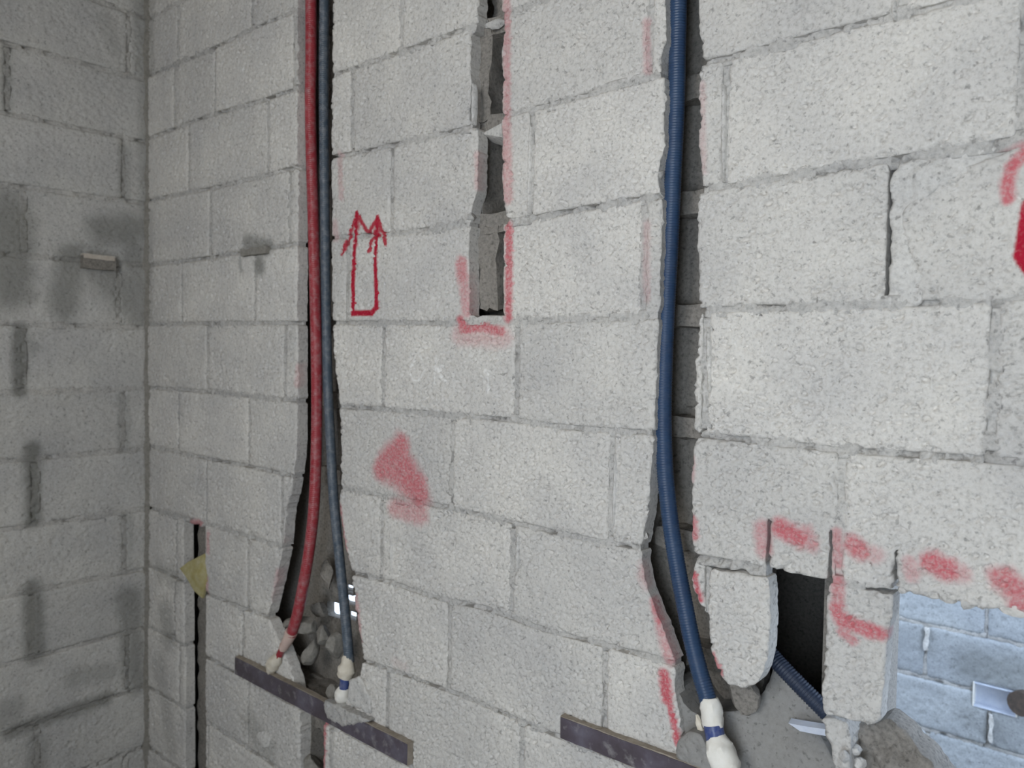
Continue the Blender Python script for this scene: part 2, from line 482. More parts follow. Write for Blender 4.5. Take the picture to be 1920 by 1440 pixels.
def block_height(seed, pit=1.0, rough=1.0):
    r = random.Random(seed)
    ox, oz = r.uniform(0, 9), r.uniform(0, 9)
    tx, tz = r.uniform(-0.006, 0.006), r.uniform(-0.008, 0.008)
    lo = PITS['lo'] + r.uniform(-0.03, 0.05)
    push = r.uniform(-0.0018, 0.0018)
    dens = r.uniform(0.42, 0.66)
    def h(u, v, dist):
        reg = 0.45 + 1.1 * vn(u + ox, v, 0.06, seed + 3)
        p = np.zeros(len(u))
        for cell, rmin, rmax, dep in ((0.0125, 0.0016, 0.0046, 0.0050), (0.0085, 0.0012, 0.0030, 0.0032)):
            U = (u + ox) / cell; V_ = (v + oz) / cell
            i0 = np.floor(U).astype(np.int64); j0 = np.floor(V_).astype(np.int64)
            for di in (-1, 0, 1):
                for dj in (-1, 0, 1):
                    ii = i0 + di; jj = j0 + dj
                    du = (U - ii - _hash(ii, jj, seed + 21)) * cell
                    dv = (V_ - jj - _hash(ii, jj, seed + 22)) * cell
                    sl_ = (_hash(ii, jj, seed + 23) - 0.35) * 1.2
                    dv = dv - du * sl_
                    rr = rmin + (rmax - rmin) * _hash(ii, jj, seed + 24) ** 1.6
                    on = _hash(ii, jj, seed + 25) < dens * np.clip(reg, 0.3, 1.4)
                    k_ = (du / (rr * 1.35)) ** 2 + (dv / (rr * 0.8)) ** 2
                    p = np.maximum(p, np.where(on, sm(1.5, 0.35, k_) * dep * (0.5 + rr / rmax), 0))
        p = p * pit
        q = (vn(u + oz, v + ox, 0.011, seed + 7) - 0.5) * 0.0016 * rough + (vn(u, v, 0.05, seed + 8) - 0.5) * 0.002
        q = q + (vn(u, v, 0.0045, seed + 17) - 0.5) * 0.0013 * rough
        return p + q + push + (u - u.mean()) * tx + (v - v.mean()) * tz
    return h
def mortar_height(seed, base=0.005, amp=0.0075, fine=0.0035):
    def h(u, v, dist):
        q = base * 0.6 + (vn(u, v, 0.022, seed) - 0.5) * amp + (vn(u, v, 0.008, seed + 1) - 0.5) * fine * 2.4 + (vn(u, v, 0.004, seed + 2) - 0.5) * 0.0035
        fl = sm(0.45, 0.72, vn(u, v, 0.11, seed + 3))
        pk = sm(0.56, 0.72, 0.65 * vn(u * 0.6, v, 0.016, seed + 4) + 0.35 * vn(u, v, 0.006, seed + 5)) * amp * 2.2
        return np.maximum(q * (1 - 0.6 * fl) + pk * (1 - 0.55 * fl) + 0.001, -0.0008)
    return h
def spacing_at(x, y, z):
    px, py, w = to_px(x, y, z)
    s = 3.0 * w / FPX
    if px < -160 or px > 2080 or py < -160 or py > 1600: return 0.016
    return max(0.0026, s)

# ------------------------------------------------------------------ right wall: joints read from the photo
JR = {4: [(300, 132), (397, 90), (483, 48), (547, 22)],
      3: [(293, 253), (397, 213), (493, 187), (547, 168), (627, 138), (747, 97), (827, 67), (880, 50), (953, 23), (1003, 3)],
      2: [(293, 372), (393, 353), (490, 330), (623, 293), (673, 285), (793, 257), (880, 238), (960, 213), (1060, 187), (1193, 152), (1320, 116), (1425, 92), (1575, 52), (1669, 32)],
      1: [(313, 492), (363, 487), (500, 466), (623, 445), (747, 437), (877, 418), (970, 413), (1060, 397), (1190, 372), (1320, 354), (1440, 336), (1612, 307), (1762, 283), (1894, 262)],
      0: [(290, 608), (380, 606), (480, 606), (555, 605), (640, 605), (850, 606), (1060, 600), (1200, 597), (1309, 581), (1500, 575), (1639, 572), (1762, 566), (1912, 557)],
      -1: [(283, 727), (390, 735), (533, 750), (633, 763), (720, 767), (860, 780), (970, 788), (1053, 802), (1193, 810), (1342, 819), (1444, 829), (1537, 842), (1785, 857), (1900, 866)],
      -2: [(287, 838), (387, 860), (467, 875), (547, 893), (640, 915), (710, 930), (847, 954), (980, 985), (1087, 1010), (1303, 1043), (1413, 1065), (1548, 1095), (1677, 1111), (1780, 1130), (1850, 1146), (1920, 1160)],
      -3: [(307, 962), (393, 985), (533, 1027), (663, 1077), (713, 1087), (817, 1123), (923, 1143), (967, 1163), (1033, 1187), (1097, 1200), (1157, 1217), (1233, 1237)],
      -4: [(283, 1063), (407, 1123), (500, 1157), (677, 1240), (737, 1258), (817, 1288), (887, 1313), (973, 1353), (1017, 1370)]}
JT = {}
for k, pts in JR.items():
    q = np.array([P(*a) for a in pts])
    JT[k] = (q[:, 0], q[:, 1])
def jz(k, x):
    x = np.asarray(x, float)
    if k in JT:
        xs, zs = JT[k]
        w = 0.0
        for dx in (-0.05, 0, 0.05): w = w + np.interp(x + dx, xs, zs)
        return w / 3
    return k * 0.2 + 0.006 * np.sin(x * 3 + k)
HEADS = {5: [.4, .8, 1.2, 1.6, 2.0, 2.4, 2.8], 4: [.2, .62, 1.04, 1.44, 1.86, 2.26, 2.66], 3: [.179, .424, .822, 1.234, 1.62, 2.0, 2.4, 2.8],
         2: [.271, .704, 1.061, 1.453, 1.871, 2.269, 2.67], 1: [.402, .805, 1.207, 1.615, 2.011, 2.412, 2.81], 0: [.23, .644, 1.051, 1.868, 2.262, 2.66],
         -1: [.387, .788, 1.184, 1.586, 1.988, 2.392, 2.79], -2: [.213, .617, 1.01, 1.41, 1.812, 2.207, 2.61], -3: [.383, .78, 1.184, 1.583, 1.987, 2.39, 2.79],
         -4: [.2, .617, 1.01, 1.411, 1.807, 2.2, 2.6], -5: [.19, .589, .87, 1.212, 1.615, 2.01, 2.41, 2.81], -6: [.22, .62, 1.0, 1.41, 1.81, 2.2, 2.6],
         -7: [.4, .8, 1.2, 1.6, 2.0, 2.4, 2.8], -8: [.2, .6, 1.0, 1.4, 1.8, 2.2, 2.6]}
XEND = 3.2
def gpoly(pts):
    q = np.array([P(*a) for a in pts])
    q = q[np.argsort(q[:, 1])]
    return (q[:, 1], q[:, 0])
GR = {}
GR['a'] = (gpoly([(343, 990), (345, 1150), (346, 1300), (347, 1500)]), gpoly([(384, 990), (384, 1200), (384, 1500)]), -9, -4)
GR['b'] = (gpoly([(556, -120), (556, 300), (556, 600), (556, 830), (549, 900), (535, 960), (530, 1023), (516, 1090), (499, 1160), (520, 1195), (545, 1262), (562, 1330), (563, 1700)]),
           gpoly([(623, -120), (620, 300), (623, 650), (628, 700), (637, 790), (638, 900), (633, 947), (646, 1027), (656, 1063), (669, 1160), (680, 1237), (668, 1295), (606, 1345), (606, 1700)]), -9, 9)
GR['c'] = (gpoly([(893, -120), (893, 40), (884, 62), (884, 235), (893, 242), (893, 355), (879, 400), (881, 425), (877, 432), (878, 597)]),
           gpoly([(940, -120), (940, 10), (944, 45), (940, 90), (940, 370), (948, 408), (940, 420), (940, 597)]), 0, 9)
GR['d'] = (gpoly([(1247, -120), (1247, 88), (1238, 105), (1237, 130), (1246, 150), (1243, 290), (1233, 312), (1233, 345), (1241, 365), (1238, 480), (1235, 600), (1230, 700), (1226, 800), (1218, 930),
                  (1203, 1010), (1202, 1050), (1213, 1110), (1240, 1177), (1267, 1243), (1262, 1265), (1268, 1320), (1279, 1400), (1288, 1500)]),
           gpoly([(1310, -120), (1309, 60), (1320, 115), (1310, 132), (1312, 300), (1318, 330), (1312, 352), (1307, 400), (1307, 560), (1313, 590), (1307, 620), (1303, 720), (1300, 800), (1306, 825), (1297, 860), (1294, 950), (1300, 1033)]), -4, 9)
def gl(g, z): return np.interp(z, *GR[g][0])
def gr(g, z): return np.interp(z, *GR[g][1])

# the wall's back face: one sheet with the broken-through opening and a few pinholes to daylight
def q12(px, py): return P(px, py, 0.12)
open_hole = ragged([(2.20, -0.46), (2.22, -0.40), (2.66, -0.40), (2.66, -0.86), (2.42, -0.86), q12(1745, 1475), q12(1718, 1448), q12(1682, 1412), q12(1642, 1372), q12(1618, 1345), q12(1600, 1300)], 0.003, 0.012, 5)
dark_box_hole = ragged([(2.05, -0.74), (2.165, -0.74), (2.168, -0.44), (2.16, -0.39), (2.06, -0.39)], 0.004, 0.012, 8)  # opening into the added dark box
pin = []
for cx, cy, rx, ry in ((660, 1118, 4.2, 7.0), (658, 1103, 1.6, 3.6), (633, 1141, 3.6, 8), (663, 1151, 2.0, 1.4)):
    # cut straight through along the line of sight of whoever looks in from the room
    pin.append([(P(cx + rx * math.cos(t), cy + ry * math.sin(t), .154 if math.cos(t) < 0 else .117)[0],
                 P(cx + rx * math.cos(t), cy + ry * math.sin(t), .154 if math.sin(t) > 0 else .117)[1]) for t in np.linspace(0.2, 0.2 + 2 * math.pi, 9)[:-1]])
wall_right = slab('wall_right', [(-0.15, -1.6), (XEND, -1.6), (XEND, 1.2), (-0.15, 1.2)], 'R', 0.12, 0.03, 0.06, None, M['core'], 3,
                  height=lambda u, v, d: (vn(u, v, 0.07, 4) - 0.5) * 0.008, holes=[open_hole, dark_box_hole] + pin, marks=False)
tag(wall_right, kind='structure', label='block wall with chased conduit grooves and red paint marks', cat='wall')

def piece(k, fl, fr, name='block', amp_l=0.0012, amp_r=0.0012, notch=(), amp_b=0.0013, mat=None, pit=1.0, seed=0, corner=0.006):
    """one block (or what is left of it) of course k between the side functions fl(z) and fr(z)"""
    g = 0.0044
    za = k * 0.2
    zm = za + 0.1
    xl, xr = float(fl(zm)), float(fr(zm))
    if xr - xl < 0.008: return None
    zb = lambda x: float(jz(k, x)) + g
    zt = lambda x: float(jz(k + 1, x)) - g
    sp = min(spacing_at(xl, 0, zm), spacing_at((xl + xr) / 2, 0, zm), spacing_at(xr, 0, zm))
    xs = np.linspace(0, 1, max(3, int((xr - xl) / 0.03)))
    xlb, xrb = float(fl(zb(xl) + .004)), float(fr(zb(xr) + .004))
    xlt, xrt = float(fl(zt(xl) - .004)), float(fr(zt(xr) - .004))
    pts = []; am = []
    bot = [(xlb + (xrb - xlb) * t) for t in xs]
    row = [(x, zb(x)) for x in bot]
    for (nx, nz, nw) in notch:
        row = [a for a in row if abs(a[0] - nx) > nw]
        row += [(nx - nw / 2, zb(nx)), (nx - nw / 2 * 0.8, nz), (nx + nw / 2 * 0.8, nz), (nx + nw / 2, zb(nx))]
        row.sort(key=lambda a: (round(a[0], 5)))
    # cut back the corners a touch
    for a in row: pts.append(a); am.append(amp_b)
    zs = np.linspace(zb(xr), zt(xr), 9)[1:-1]
    am[-1] = amp_r
    for z in zs: pts.append((float(fr(z)), float(z))); am.append(amp_r)
    top = [(xrt + (xlt - xrt) * t) for t in xs]
    for x in top: pts.append((x, zt(x))); am.append(0.0013)
    zs = np.linspace(zt(xl), zb(xl), 9)[1:-1]
    am[-1] = amp_l
    for z in zs: pts.append((float(fl(z)), float(z))); am.append(amp_l)
    seed = seed or int(1000 + k * 131 + xl * 977)
    outl = ragged(pts, am, max(sp * 1.5, 0.006), seed)
    far = (xl + xr) / 2 < 0.84
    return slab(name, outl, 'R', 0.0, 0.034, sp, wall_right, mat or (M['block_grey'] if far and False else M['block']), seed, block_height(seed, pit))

def const(x): return lambda z: np.full(np.shape(z), x) if np.shape(z) else x
saw = [P(1440, 972), P(1557, 992), P(1680, 1027)]
heads_used = []
for k, hs in HEADS.items():
    xs = [0.0] + hs + [XEND]
    for a, b in zip(xs[:-1], xs[1:]):
        zm = k * 0.2 + 0.1
        bits = [(const(a + .005 if a > 0 else 0.0), const(b - .005), 0.0012, 0.0012)]
        for g, (L, R, k0, k1) in GR.items():
            if not (k0 <= k <= k1): continue
            new = []
            for (fl, fr, al, ar) in bits:
                l, r = float(fl(zm)), float(fr(zm))
                gL, gR = float(gl(g, zm)), float(gr(g, zm))
                if gL > r + 0.02 or gR < l - 0.02:
                    new.append((fl, fr, al, ar)); continue
                if gL - l > 0.012:
                    new.append((fl, (lambda fr, g: lambda z: np.minimum(fr(z), gl(g, z)))(fr, g), al, 0.0026 if g != 'a' else 0.001))
                if r - gR > 0.010:
                    new.append(((lambda fl, g: lambda z: np.maximum(fl(z), gr(g, z)))(fl, g), fr, 0.0028 if g != 'a' else 0.001, ar))
            bits = new
        for (fl, fr, al, ar) in bits:
            l, r = float(fl(zm)), float(fr(zm))
            c = (l + r) / 2
            if k in (-3, -4) and 1.94 < c < 2.62: continue            # broken away, built below
            if k == 0 and 2.262 < c < 2.66: continue
            kw = {}
            if k == -2 and c > 1.95:
                kw['notch'] = [(s[0], s[1], 0.006) for s in saw if l < s[0] < r]
                if c > 2.2: kw['amp_b'] = 0.0042
            pit = 1.25 if c > 1.95 and k in (-1, 0, -2) else 1.0
            piece(k, fl, fr, amp_l=al, amp_r=ar, pit=pit, **kw)

def custom(name, pxs, amp=0.0015, mat='block', y=0.0, thick=0.034, height=None, seed=1, parent=None, sp=None, edge=0.0035):
    o = [P(a[0], a[1], y) for a in pxs]
    c = np.mean(o, 0)
    sp = sp or spacing_at(c[0], y, c[1])
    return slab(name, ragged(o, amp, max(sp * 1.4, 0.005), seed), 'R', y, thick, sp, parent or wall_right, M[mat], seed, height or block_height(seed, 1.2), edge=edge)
# what is left of the broken course
custom('block', [(1301, 1051), (1317, 1057), (1319, 1100), (1322, 1150), (1312, 1136), (1303, 1118), (1294, 1095), (1298, 1066)], 0.002, seed=21)
tongue = [(1331, 1066), (1441, 1085), (1443, 1110), (1443, 1173), (1437, 1243), (1423, 1280), (1400, 1293), (1363, 1283), (1347, 1260), (1334, 1227), (1329, 1177), (1326, 1130)]
custom('block', tongue, 0.0018, seed=22)
pillar = [(1552, 1100), (1556, 1093), (1676, 1117), (1672, 1150), (1663, 1187), (1657, 1277), (1648, 1357), (1617, 1358), (1567, 1344), (1545, 1343), (1537, 1310), (1543, 1260), (1547, 1180)]
custom('block', pillar, 0.0022, seed=23)
custom('block', [(1726, 563), (1713, 545), (1723, 517), (1704, 480), (1692, 440), (1690, 402), (1706, 378), (1745, 343), (1800, 316), (1850, 300), (1900, 277), (1960, 268), (2030, 258), (2418, 197),
                 (2402, 545), (2030, 552), (1960, 556), (1850, 562)], 0.0022, seed=24)
def flush(seed, base=0.001, amp=0.003):
    return lambda u, v, d: np.maximum(base + (vn(u, v, 0.03, seed) - 0.5) * amp * 2 + (vn(u, v, 0.009, seed + 1) - 0.5) * 0.0045 + (vn(u, v, 0.004, seed + 2) - .5) * .0022, -0.004)
custom('mortar_patch', [(1669, 330), (1684, 306), (1740, 292), (1820, 276), (1880, 268), (1890, 285), (1830, 315), (1762, 350), (1725, 380), (1700, 405), (1700, 440), (1712, 478), (1732, 515), (1724, 545), (1732, 566), (1690, 590), (1660, 572), (1667, 460)],
       0.003, 'mortar_pale', height=flush(61, 0.002, 0.006), seed=61, thick=0.03)

# ------------------------------------------------------------------ mortar of the right wall
def bed(k, xa, xb, seed, base=0.005):
    n = max(2, int((xb - xa) / 0.03))
    xs = np.linspace(xa, xb, n)
    w = 0.0125
    low = [(x, float(jz(k, x)) - w) for x in xs]
    up = [(x, float(jz(k, x)) + w) for x in xs[::-1]]
    sp = max(spacing_at((xa + xb) / 2, 0, k * 0.2), 0.0038)
    slab('mortar_bed', resample(low + up, max(sp * 1.6, 0.008)), 'R', 0.0008, 0.03, sp, wall_right, M['mortar'], seed, mortar_height(seed, base), edge=0.001, back=True)
for k in range(-7, 6):
    cuts = [0.0]
    for g, (L, R, k0, k1) in GR.items():
        if k0 <= k <= k1 + 1 and not (g == 'c' and k == 0) and not (g == 'a' and k > -4):
            z = k * 0.2
            e = 0.004
            if g == 'd' and k <= -3:
                cuts += [float(gl(g, z)) - e, 2.62]
            elif g == 'd' and k == -2:
                cuts += [float(gl(g, z)) - e, float(gr(g, z)) + e, 2.098, float(P(1556, 1090)[0]), 2.245, 2.62]
            else:
                cuts += [float(gl(g, z)) - e, float(gr(g, z)) + e]
    cuts.append(XEND)
    for a, b in zip(cuts[0::2], cuts[1::2]):
        # long runs are laid in lengths
        m = max(1, int(round((b - a) / 0.45)))
        for i in range(m):
            bed(k, a + (b - a) * i / m, a + (b - a) * (i + 1) / m, 400 + k * 17 + int(a * 40) + i * 3, 0.0035 if k >= 1 and a > 1 else 0.0045)
for k, hs in HEADS.items():
    for x in hs:
        z0, z1 = float(jz(k, x)) + 0.012, float(jz(k + 1, x)) - 0.012
        zm = k * 0.2 + 0.1
        if any(k0 <= k <= k1 and float(gl(g, zm)) - 0.004 < x < float(gr(g, zm)) + 0.004 for g, (L, R, k0, k1) in GR.items()): continue
        if k in (-3, -4) and 1.95 < x < 2.62: continue
        if k == 0 and abs(x - 2.262) < 0.01: continue
        sd = 900 + k * 13 + int(x * 70)
        sp = max(spacing_at(x, 0, zm), 0.0038)
        w = 0.0105
        slab('mortar_joint', resample([(x - w, z0), (x + w, z0), (x + w, z1), (x - w, z1)], max(sp * 1.6, 0.008)), 'R', 0.0008, 0.03, sp, wall_right, M['mortar'], sd,
             mortar_height(sd, 0.005, 0.005, 0.002), edge=0.001)
custom('mortar_joint', [(1316, 1058), (1333, 1066), (1330, 1150), (1320, 1150)], 0.001, 'mortar', y=0.004, thick=0.028, height=mortar_height(33), seed=33)
# squeezed-out pale fins standing on some head joints
def fin(px0, py0, px1, py1, w=0.010, proud=0.005):
    a = np.array(P(px0, py0)); b = np.array(P(px1, py1))
    n = 22
    v = []; f = []
    for i in range(n):
        t = i / (n - 1)
        c = a + (b - a) * t
        ww = w * (0.35 + 0.65 * math.sin(math.pi * min(1, max(0.03, t))) ** 0.5) * (0.8 + 0.4 * random.random())
        pr = proud * (0.5 + 0.7 * random.random())
        for (dx, dy) in ((-ww / 2, 0.008), (-ww / 3, -pr * 0.6), (0, -pr), (ww / 3, -pr * 0.5), (ww / 2, 0.008)):
            v.append((c[0] + dx, dy, c[1]))
    for i in range(n - 1):
        for j in range(4):
            p = i * 5 + j
            f.append((p, p + 1, p + 6, p + 5))
        f.append((i * 5 + 4, i * 5, i * 5 + 5, i * 5 + 9))
    f.append((0, 4, 3, 2, 1)); f.append(tuple((n - 1) * 5 + j for j in range(5)))
    return mesh('mortar_fin', v, f, M['mortar_pale'], wall_right)
for a in ((995, 238, 991, 404), (1357, 160, 1357, 342), (1155, 850, 1151, 985), (972, 1000, 970, 1070), (1675, -20, 1678, 40), (888, 158, 887, 234), (1328, 615, 1331, 735), (734, 1000, 734, 1075)):
    fin(*a)

# ------------------------------------------------------------------ inside the hollow blocks: webs and bed mortar behind the grooves
def lump_box(name, x0, x1, y0, y1, z0, z1, amp, seed, parent, mat, n=(6, 6, 6), place=None):
    """box with uneven broken faces"""
    nx, ny, nz = n
    idx = {}; v = []; f = []
    def vert(i, j, k):
        if (i, j, k) not in idx:
            p = np.array([x0 + (x1 - x0) * i / nx, y0 + (y1 - y0) * j / ny, z0 + (z1 - z0) * k / nz])
            r = np.array([float(vn(np.array([p[0] * 1.3 + p[1]]), np.array([p[2] + p[1] * 0.7]), 0.018, seed + s)[0]) - 0.5 for s in range(3)])
            idx[(i, j, k)] = len(v)
            v.append(p + r * amp * 2)
        return idx[(i, j, k)]
    for i in range(nx):
        for j in range(ny):
            f.append((vert(i, j, 0), vert(i, j + 1, 0), vert(i + 1, j + 1, 0), vert(i + 1, j, 0)))
            f.append((vert(i, j, nz), vert(i + 1, j, nz), vert(i + 1, j + 1, nz), vert(i, j + 1, nz)))
    for i in range(nx):
        for k in range(nz):
            f.append((vert(i, 0, k), vert(i + 1, 0, k), vert(i + 1, 0, k + 1), vert(i, 0, k + 1)))
            f.append((vert(i, ny, k), vert(i, ny, k + 1), vert(i + 1, ny, k + 1), vert(i + 1, ny, k)))
    for j in range(ny):
        for k in range(nz):
            f.append((vert(0, j, k), vert(0, j, k + 1), vert(0, j + 1, k + 1), vert(0, j + 1, k)))
            f.append((vert(nx, j, k), vert(nx, j + 1, k), vert(nx, j + 1, k + 1), vert(nx, j, k + 1)))
    return mesh(name, v, f, mat, parent, sharp=40)
for g, ks in (('b', range(-8, 6)), ('c', range(1, 6)), ('d', range(-3, 6)), ('a', range(-7, -4))):
    for k in ks:
        z = k * 0.2
        a, b = float(gl(g, z)), float(gr(g, z))
        if b - a < 0.01: continue
        if g == 'b' and -5 <= k <= -3: continue
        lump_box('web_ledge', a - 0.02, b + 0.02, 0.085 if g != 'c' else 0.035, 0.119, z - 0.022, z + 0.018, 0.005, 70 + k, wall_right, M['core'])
for g, x, ks in (('b', 0.86, (-8, -6)), ('b', 1.06, (-1, 1, 3))):
    for k in ks:
        lump_box('web', x - 0.014, x + 0.014, 0.034, 0.119, k * 0.2 + 0.01, k * 0.2 + 0.19, 0.003, 90 + k, wall_right, M['core'])
# groove in the middle: rough fill seen behind the cut
for (x0, x1, y0, z0, z1, sd) in ((1.505, 1.58, 0.05, 0.41, 0.59, 1), (1.43, 1.475, 0.033, 0.41, 0.6, 2), (1.44, 1.50, 0.036, 0.02, 0.19, 3), (1.52, 1.60, 0.045, 0.0, 0.16, 4), (1.44, 1.6, 0.075, 0.61, 0.8, 5), (1.43, 1.46, 0.034, 0.2, 0.4, 6)):
    lump_box('web', x0, x1, y0, 0.119, z0, z1, 0.006, 140 + sd, wall_right, M['core'], (6, 5, 10))
def chunk(name, c, r, seed, mat, parent=None, flat=0.35, n=2):
    """angular broken piece"""
    import bmesh
    bm = bmesh.new()
    bmesh.ops.create_icosphere(bm, subdivisions=n, radius=1.0)
    R = random.Random(seed)
    planes = []
    for _ in range(9):
        d = Vector((R.gauss(0, 1), R.gauss(0, 1), R.gauss(0, 1))).normalized()
        planes.append((d, R.uniform(0.45, 0.85)))
    for v in bm.verts:
        p = v.co.copy()
        for d, h in planes:
            t = p.dot(d)
            if t > h: p -= d * (t - h)
        p += Vector((R.uniform(-1, 1), R.uniform(-1, 1), R.uniform(-1, 1))) * 0.03
        v.co = Vector((p.x * r[0], p.y * r[1], p.z * r[2]))
    me = bpy.data.meshes.new(name)
    bm.to_mesh(me); bm.free()
    me.polygons.foreach_set('use_smooth', np.ones(len(me.polygons), bool))
    me.set_sharp_from_angle(angle=math.radians(28))
    o = link(name, me, parent, mat)
    o.location = c
    o.rotation_euler = (R.uniform(-.5, .5), R.uniform(-.6, .6), R.uniform(-.5, .5))
    return o
lump_box('web', 0.245, 0.385, 0.05, 0.119, -1.6, -0.62, 0.006, 612, wall_right, M['core'], (5, 4, 60))
# chip of mortar wedged across the middle groove
w3 = [P3(903, 251, 0.03), P3(940, 231, 0.0), P3(941, 257, 0.0), P3(925, 258, 0.02)]
v = [Vector(a) for a in w3] + [Vector(a) + Vector((0.004, 0.03, -0.012)) for a in w3]
mesh('mortar_chip', v, [(0, 3, 2, 1), (4, 5, 6, 7), (0, 1, 5, 4), (1, 2, 6, 5), (2, 3, 7, 6), (3, 0, 4, 7)], M['mortar_pale'], wall_right, smooth=False)
chunk('mortar_chip', P3(884, 405, 0.012), (0.014, 0.014, 0.012), 5, M['mortar'], wall_right)
chunk('mortar_chip', P3(1237, 118, 0.012), (0.011, 0.012, 0.014), 6, M['mortar'], wall_right)
chunk('mortar_chip', P3(1234, 328, 0.012), (0.012, 0.012, 0.016), 8, M['mortar'], wall_right)
chunk('mortar_chip', P3(928, 45, 0.02), (0.025, 0.018, 0.012), 9, M['mortar'], wall_right)
chunk('mortar_chip', P3(895, 48, 0.02), (0.02, 0.018, 0.014), 10, M['mortar'], wall_right)
lump_box('web_ledge', 1.44, 1.56, 0.006, 0.119, -0.02, 0.003, 0.004, 611, wall_right, M['mortar'], (10, 8, 3))
chunk('mortar_chip', P3(1205, 1000, 0.012), (0.016, 0.012, 0.012), 12, M['mortar'], wall_right)

# ------------------------------------------------------------------ lower right: mortar packed round the boxes, behind the broken shell
def relief(name, ctrl, outline_px, y_out, mat, sp=0.006, seed=0, amp=0.004, thick=0.02):
    """mortar surface given by control points (px, py, depth)"""
    C = np.array([(*P(a, b, y), y) for a, b, y in ctrl])
    o = ragged([P(a, b, y_out) for a, b in outline_px], 0.002, 0.008, seed)
    def h(u, v, d):
        w = 1.0 / ((u[:, None] - C[:, 0]) ** 2 + (v[:, None] - C[:, 1]) ** 2 + 1e-4) ** 1.5
        y = (w * C[:, 2]).sum(1) / w.sum(1)
        return y + (vn(u, v, 0.03, seed) - .5) * amp * 2 + (vn(u, v, 0.008, seed + 1) - .5) * amp * 0.5
    return slab(name, o, 'R', 0.0, 0.12, sp, wall_right, M[mat], seed, h, edge=0.001, marks=False)
relief('mortar_pack', [(1275, 1300, .012), (1285, 1420, .004), (1300, 1520, 0.0), (1330, 1400, .03), (1380, 1360, .05), (1440, 1270, .085), (1480, 1320, .078), (1540, 1345, .085), (1420, 1430, .045), (1520, 1440, .05), (1500, 1520, .03)],
       [(1264, 1270), (1285, 1285), (1300, 1318), (1318, 1338), (1380, 1338), (1412, 1318), (1428, 1285), (1432, 1255), (1465, 1300), (1530, 1362), (1525, 1378), (1482, 1364), (1530, 1402), (1590, 1475), (1660, 1570), (1300, 1570), (1282, 1440)], 0.04, 'plaster', seed=71)
chunk('web', P3(1392, 1300, .055), (.032, .018, .034), 171, M['core'], wall_right, n=3)
# rubble of the broken block under the pillar
def broken(name, pxs, y, th, seed, mat, amp=0.010):
    o = [P(a[0], a[1], y) for a in pxs]
    def h(u, v, d):
        return (vn(u, v, 0.028, seed) - .5) * amp * 2 + (vn(u, v, 0.011, seed + 1) - .5) * amp + (vn(u, v, 0.005, seed + 2) - .5) * 0.003
    return slab(name, ragged(o, 0.003, 0.006, seed), 'R', y, th, 0.0036, wall_right, M[mat], seed, h, marks=False, edge=0.004)
broken('broken_block', [(1541, 1346), (1568, 1351), (1588, 1362), (1596, 1400), (1600, 1440), (1606, 1500), (1590, 1520), (1572, 1460), (1556, 1400)], 0.012, 0.06, 81, 'block', 0.009)
broken('broken_block', [(1604, 1362), (1640, 1360), (1660, 1352), (1700, 1382), (1740, 1425), (1790, 1490), (1790, 1540), (1610, 1540), (1608, 1440)], 0.055, 0.06, 82, 'core', 0.012)
broken('broken_block', [(1588, 1362), (1608, 1366), (1612, 1500), (1600, 1500), (1592, 1420)], 0.05, 0.04, 83, 'core', 0.006)
for (a, b, y, r, sd) in ((1597, 1385, .03, (.007, .008, .011), 31), (1607, 1405, .028, (.011, .01, .009), 32), (1612, 1432, .03, (.012, .01, .010), 33), (1583, 1420, .0, (.008, .008, .012), 34)):
    chunk('block_crumb', P3(a, b, y), r, sd, M['mortar_pale'], wall_right)
# crumbling lower edge of the course above the opening
for (a, b, r, sd) in ((1735, 1108, (.016, .012, .010), 41), (1775, 1118, (.015, .012, .012), 42), (1815, 1128, (.018, .013, .012), 43), (1845, 1125, (.012, .012, .014), 44), (1898, 1138, (.02, .013, .012), 45), (1700, 1104, (.012, .01, .008), 46)):
    chunk('block_crumb', P3(a, b, 0.012), r, sd, M['block'], wall_right)

# mortared-up plug in the far part of the right wall
pa, pb = P(455, 462), P(512, 456)
lump_box('mortar_plug', 0.595, 0.715, -0.012, 0.02, 0.186, 0.206, 0.003, 181, wall_right, M['stone'], (10, 4, 3))

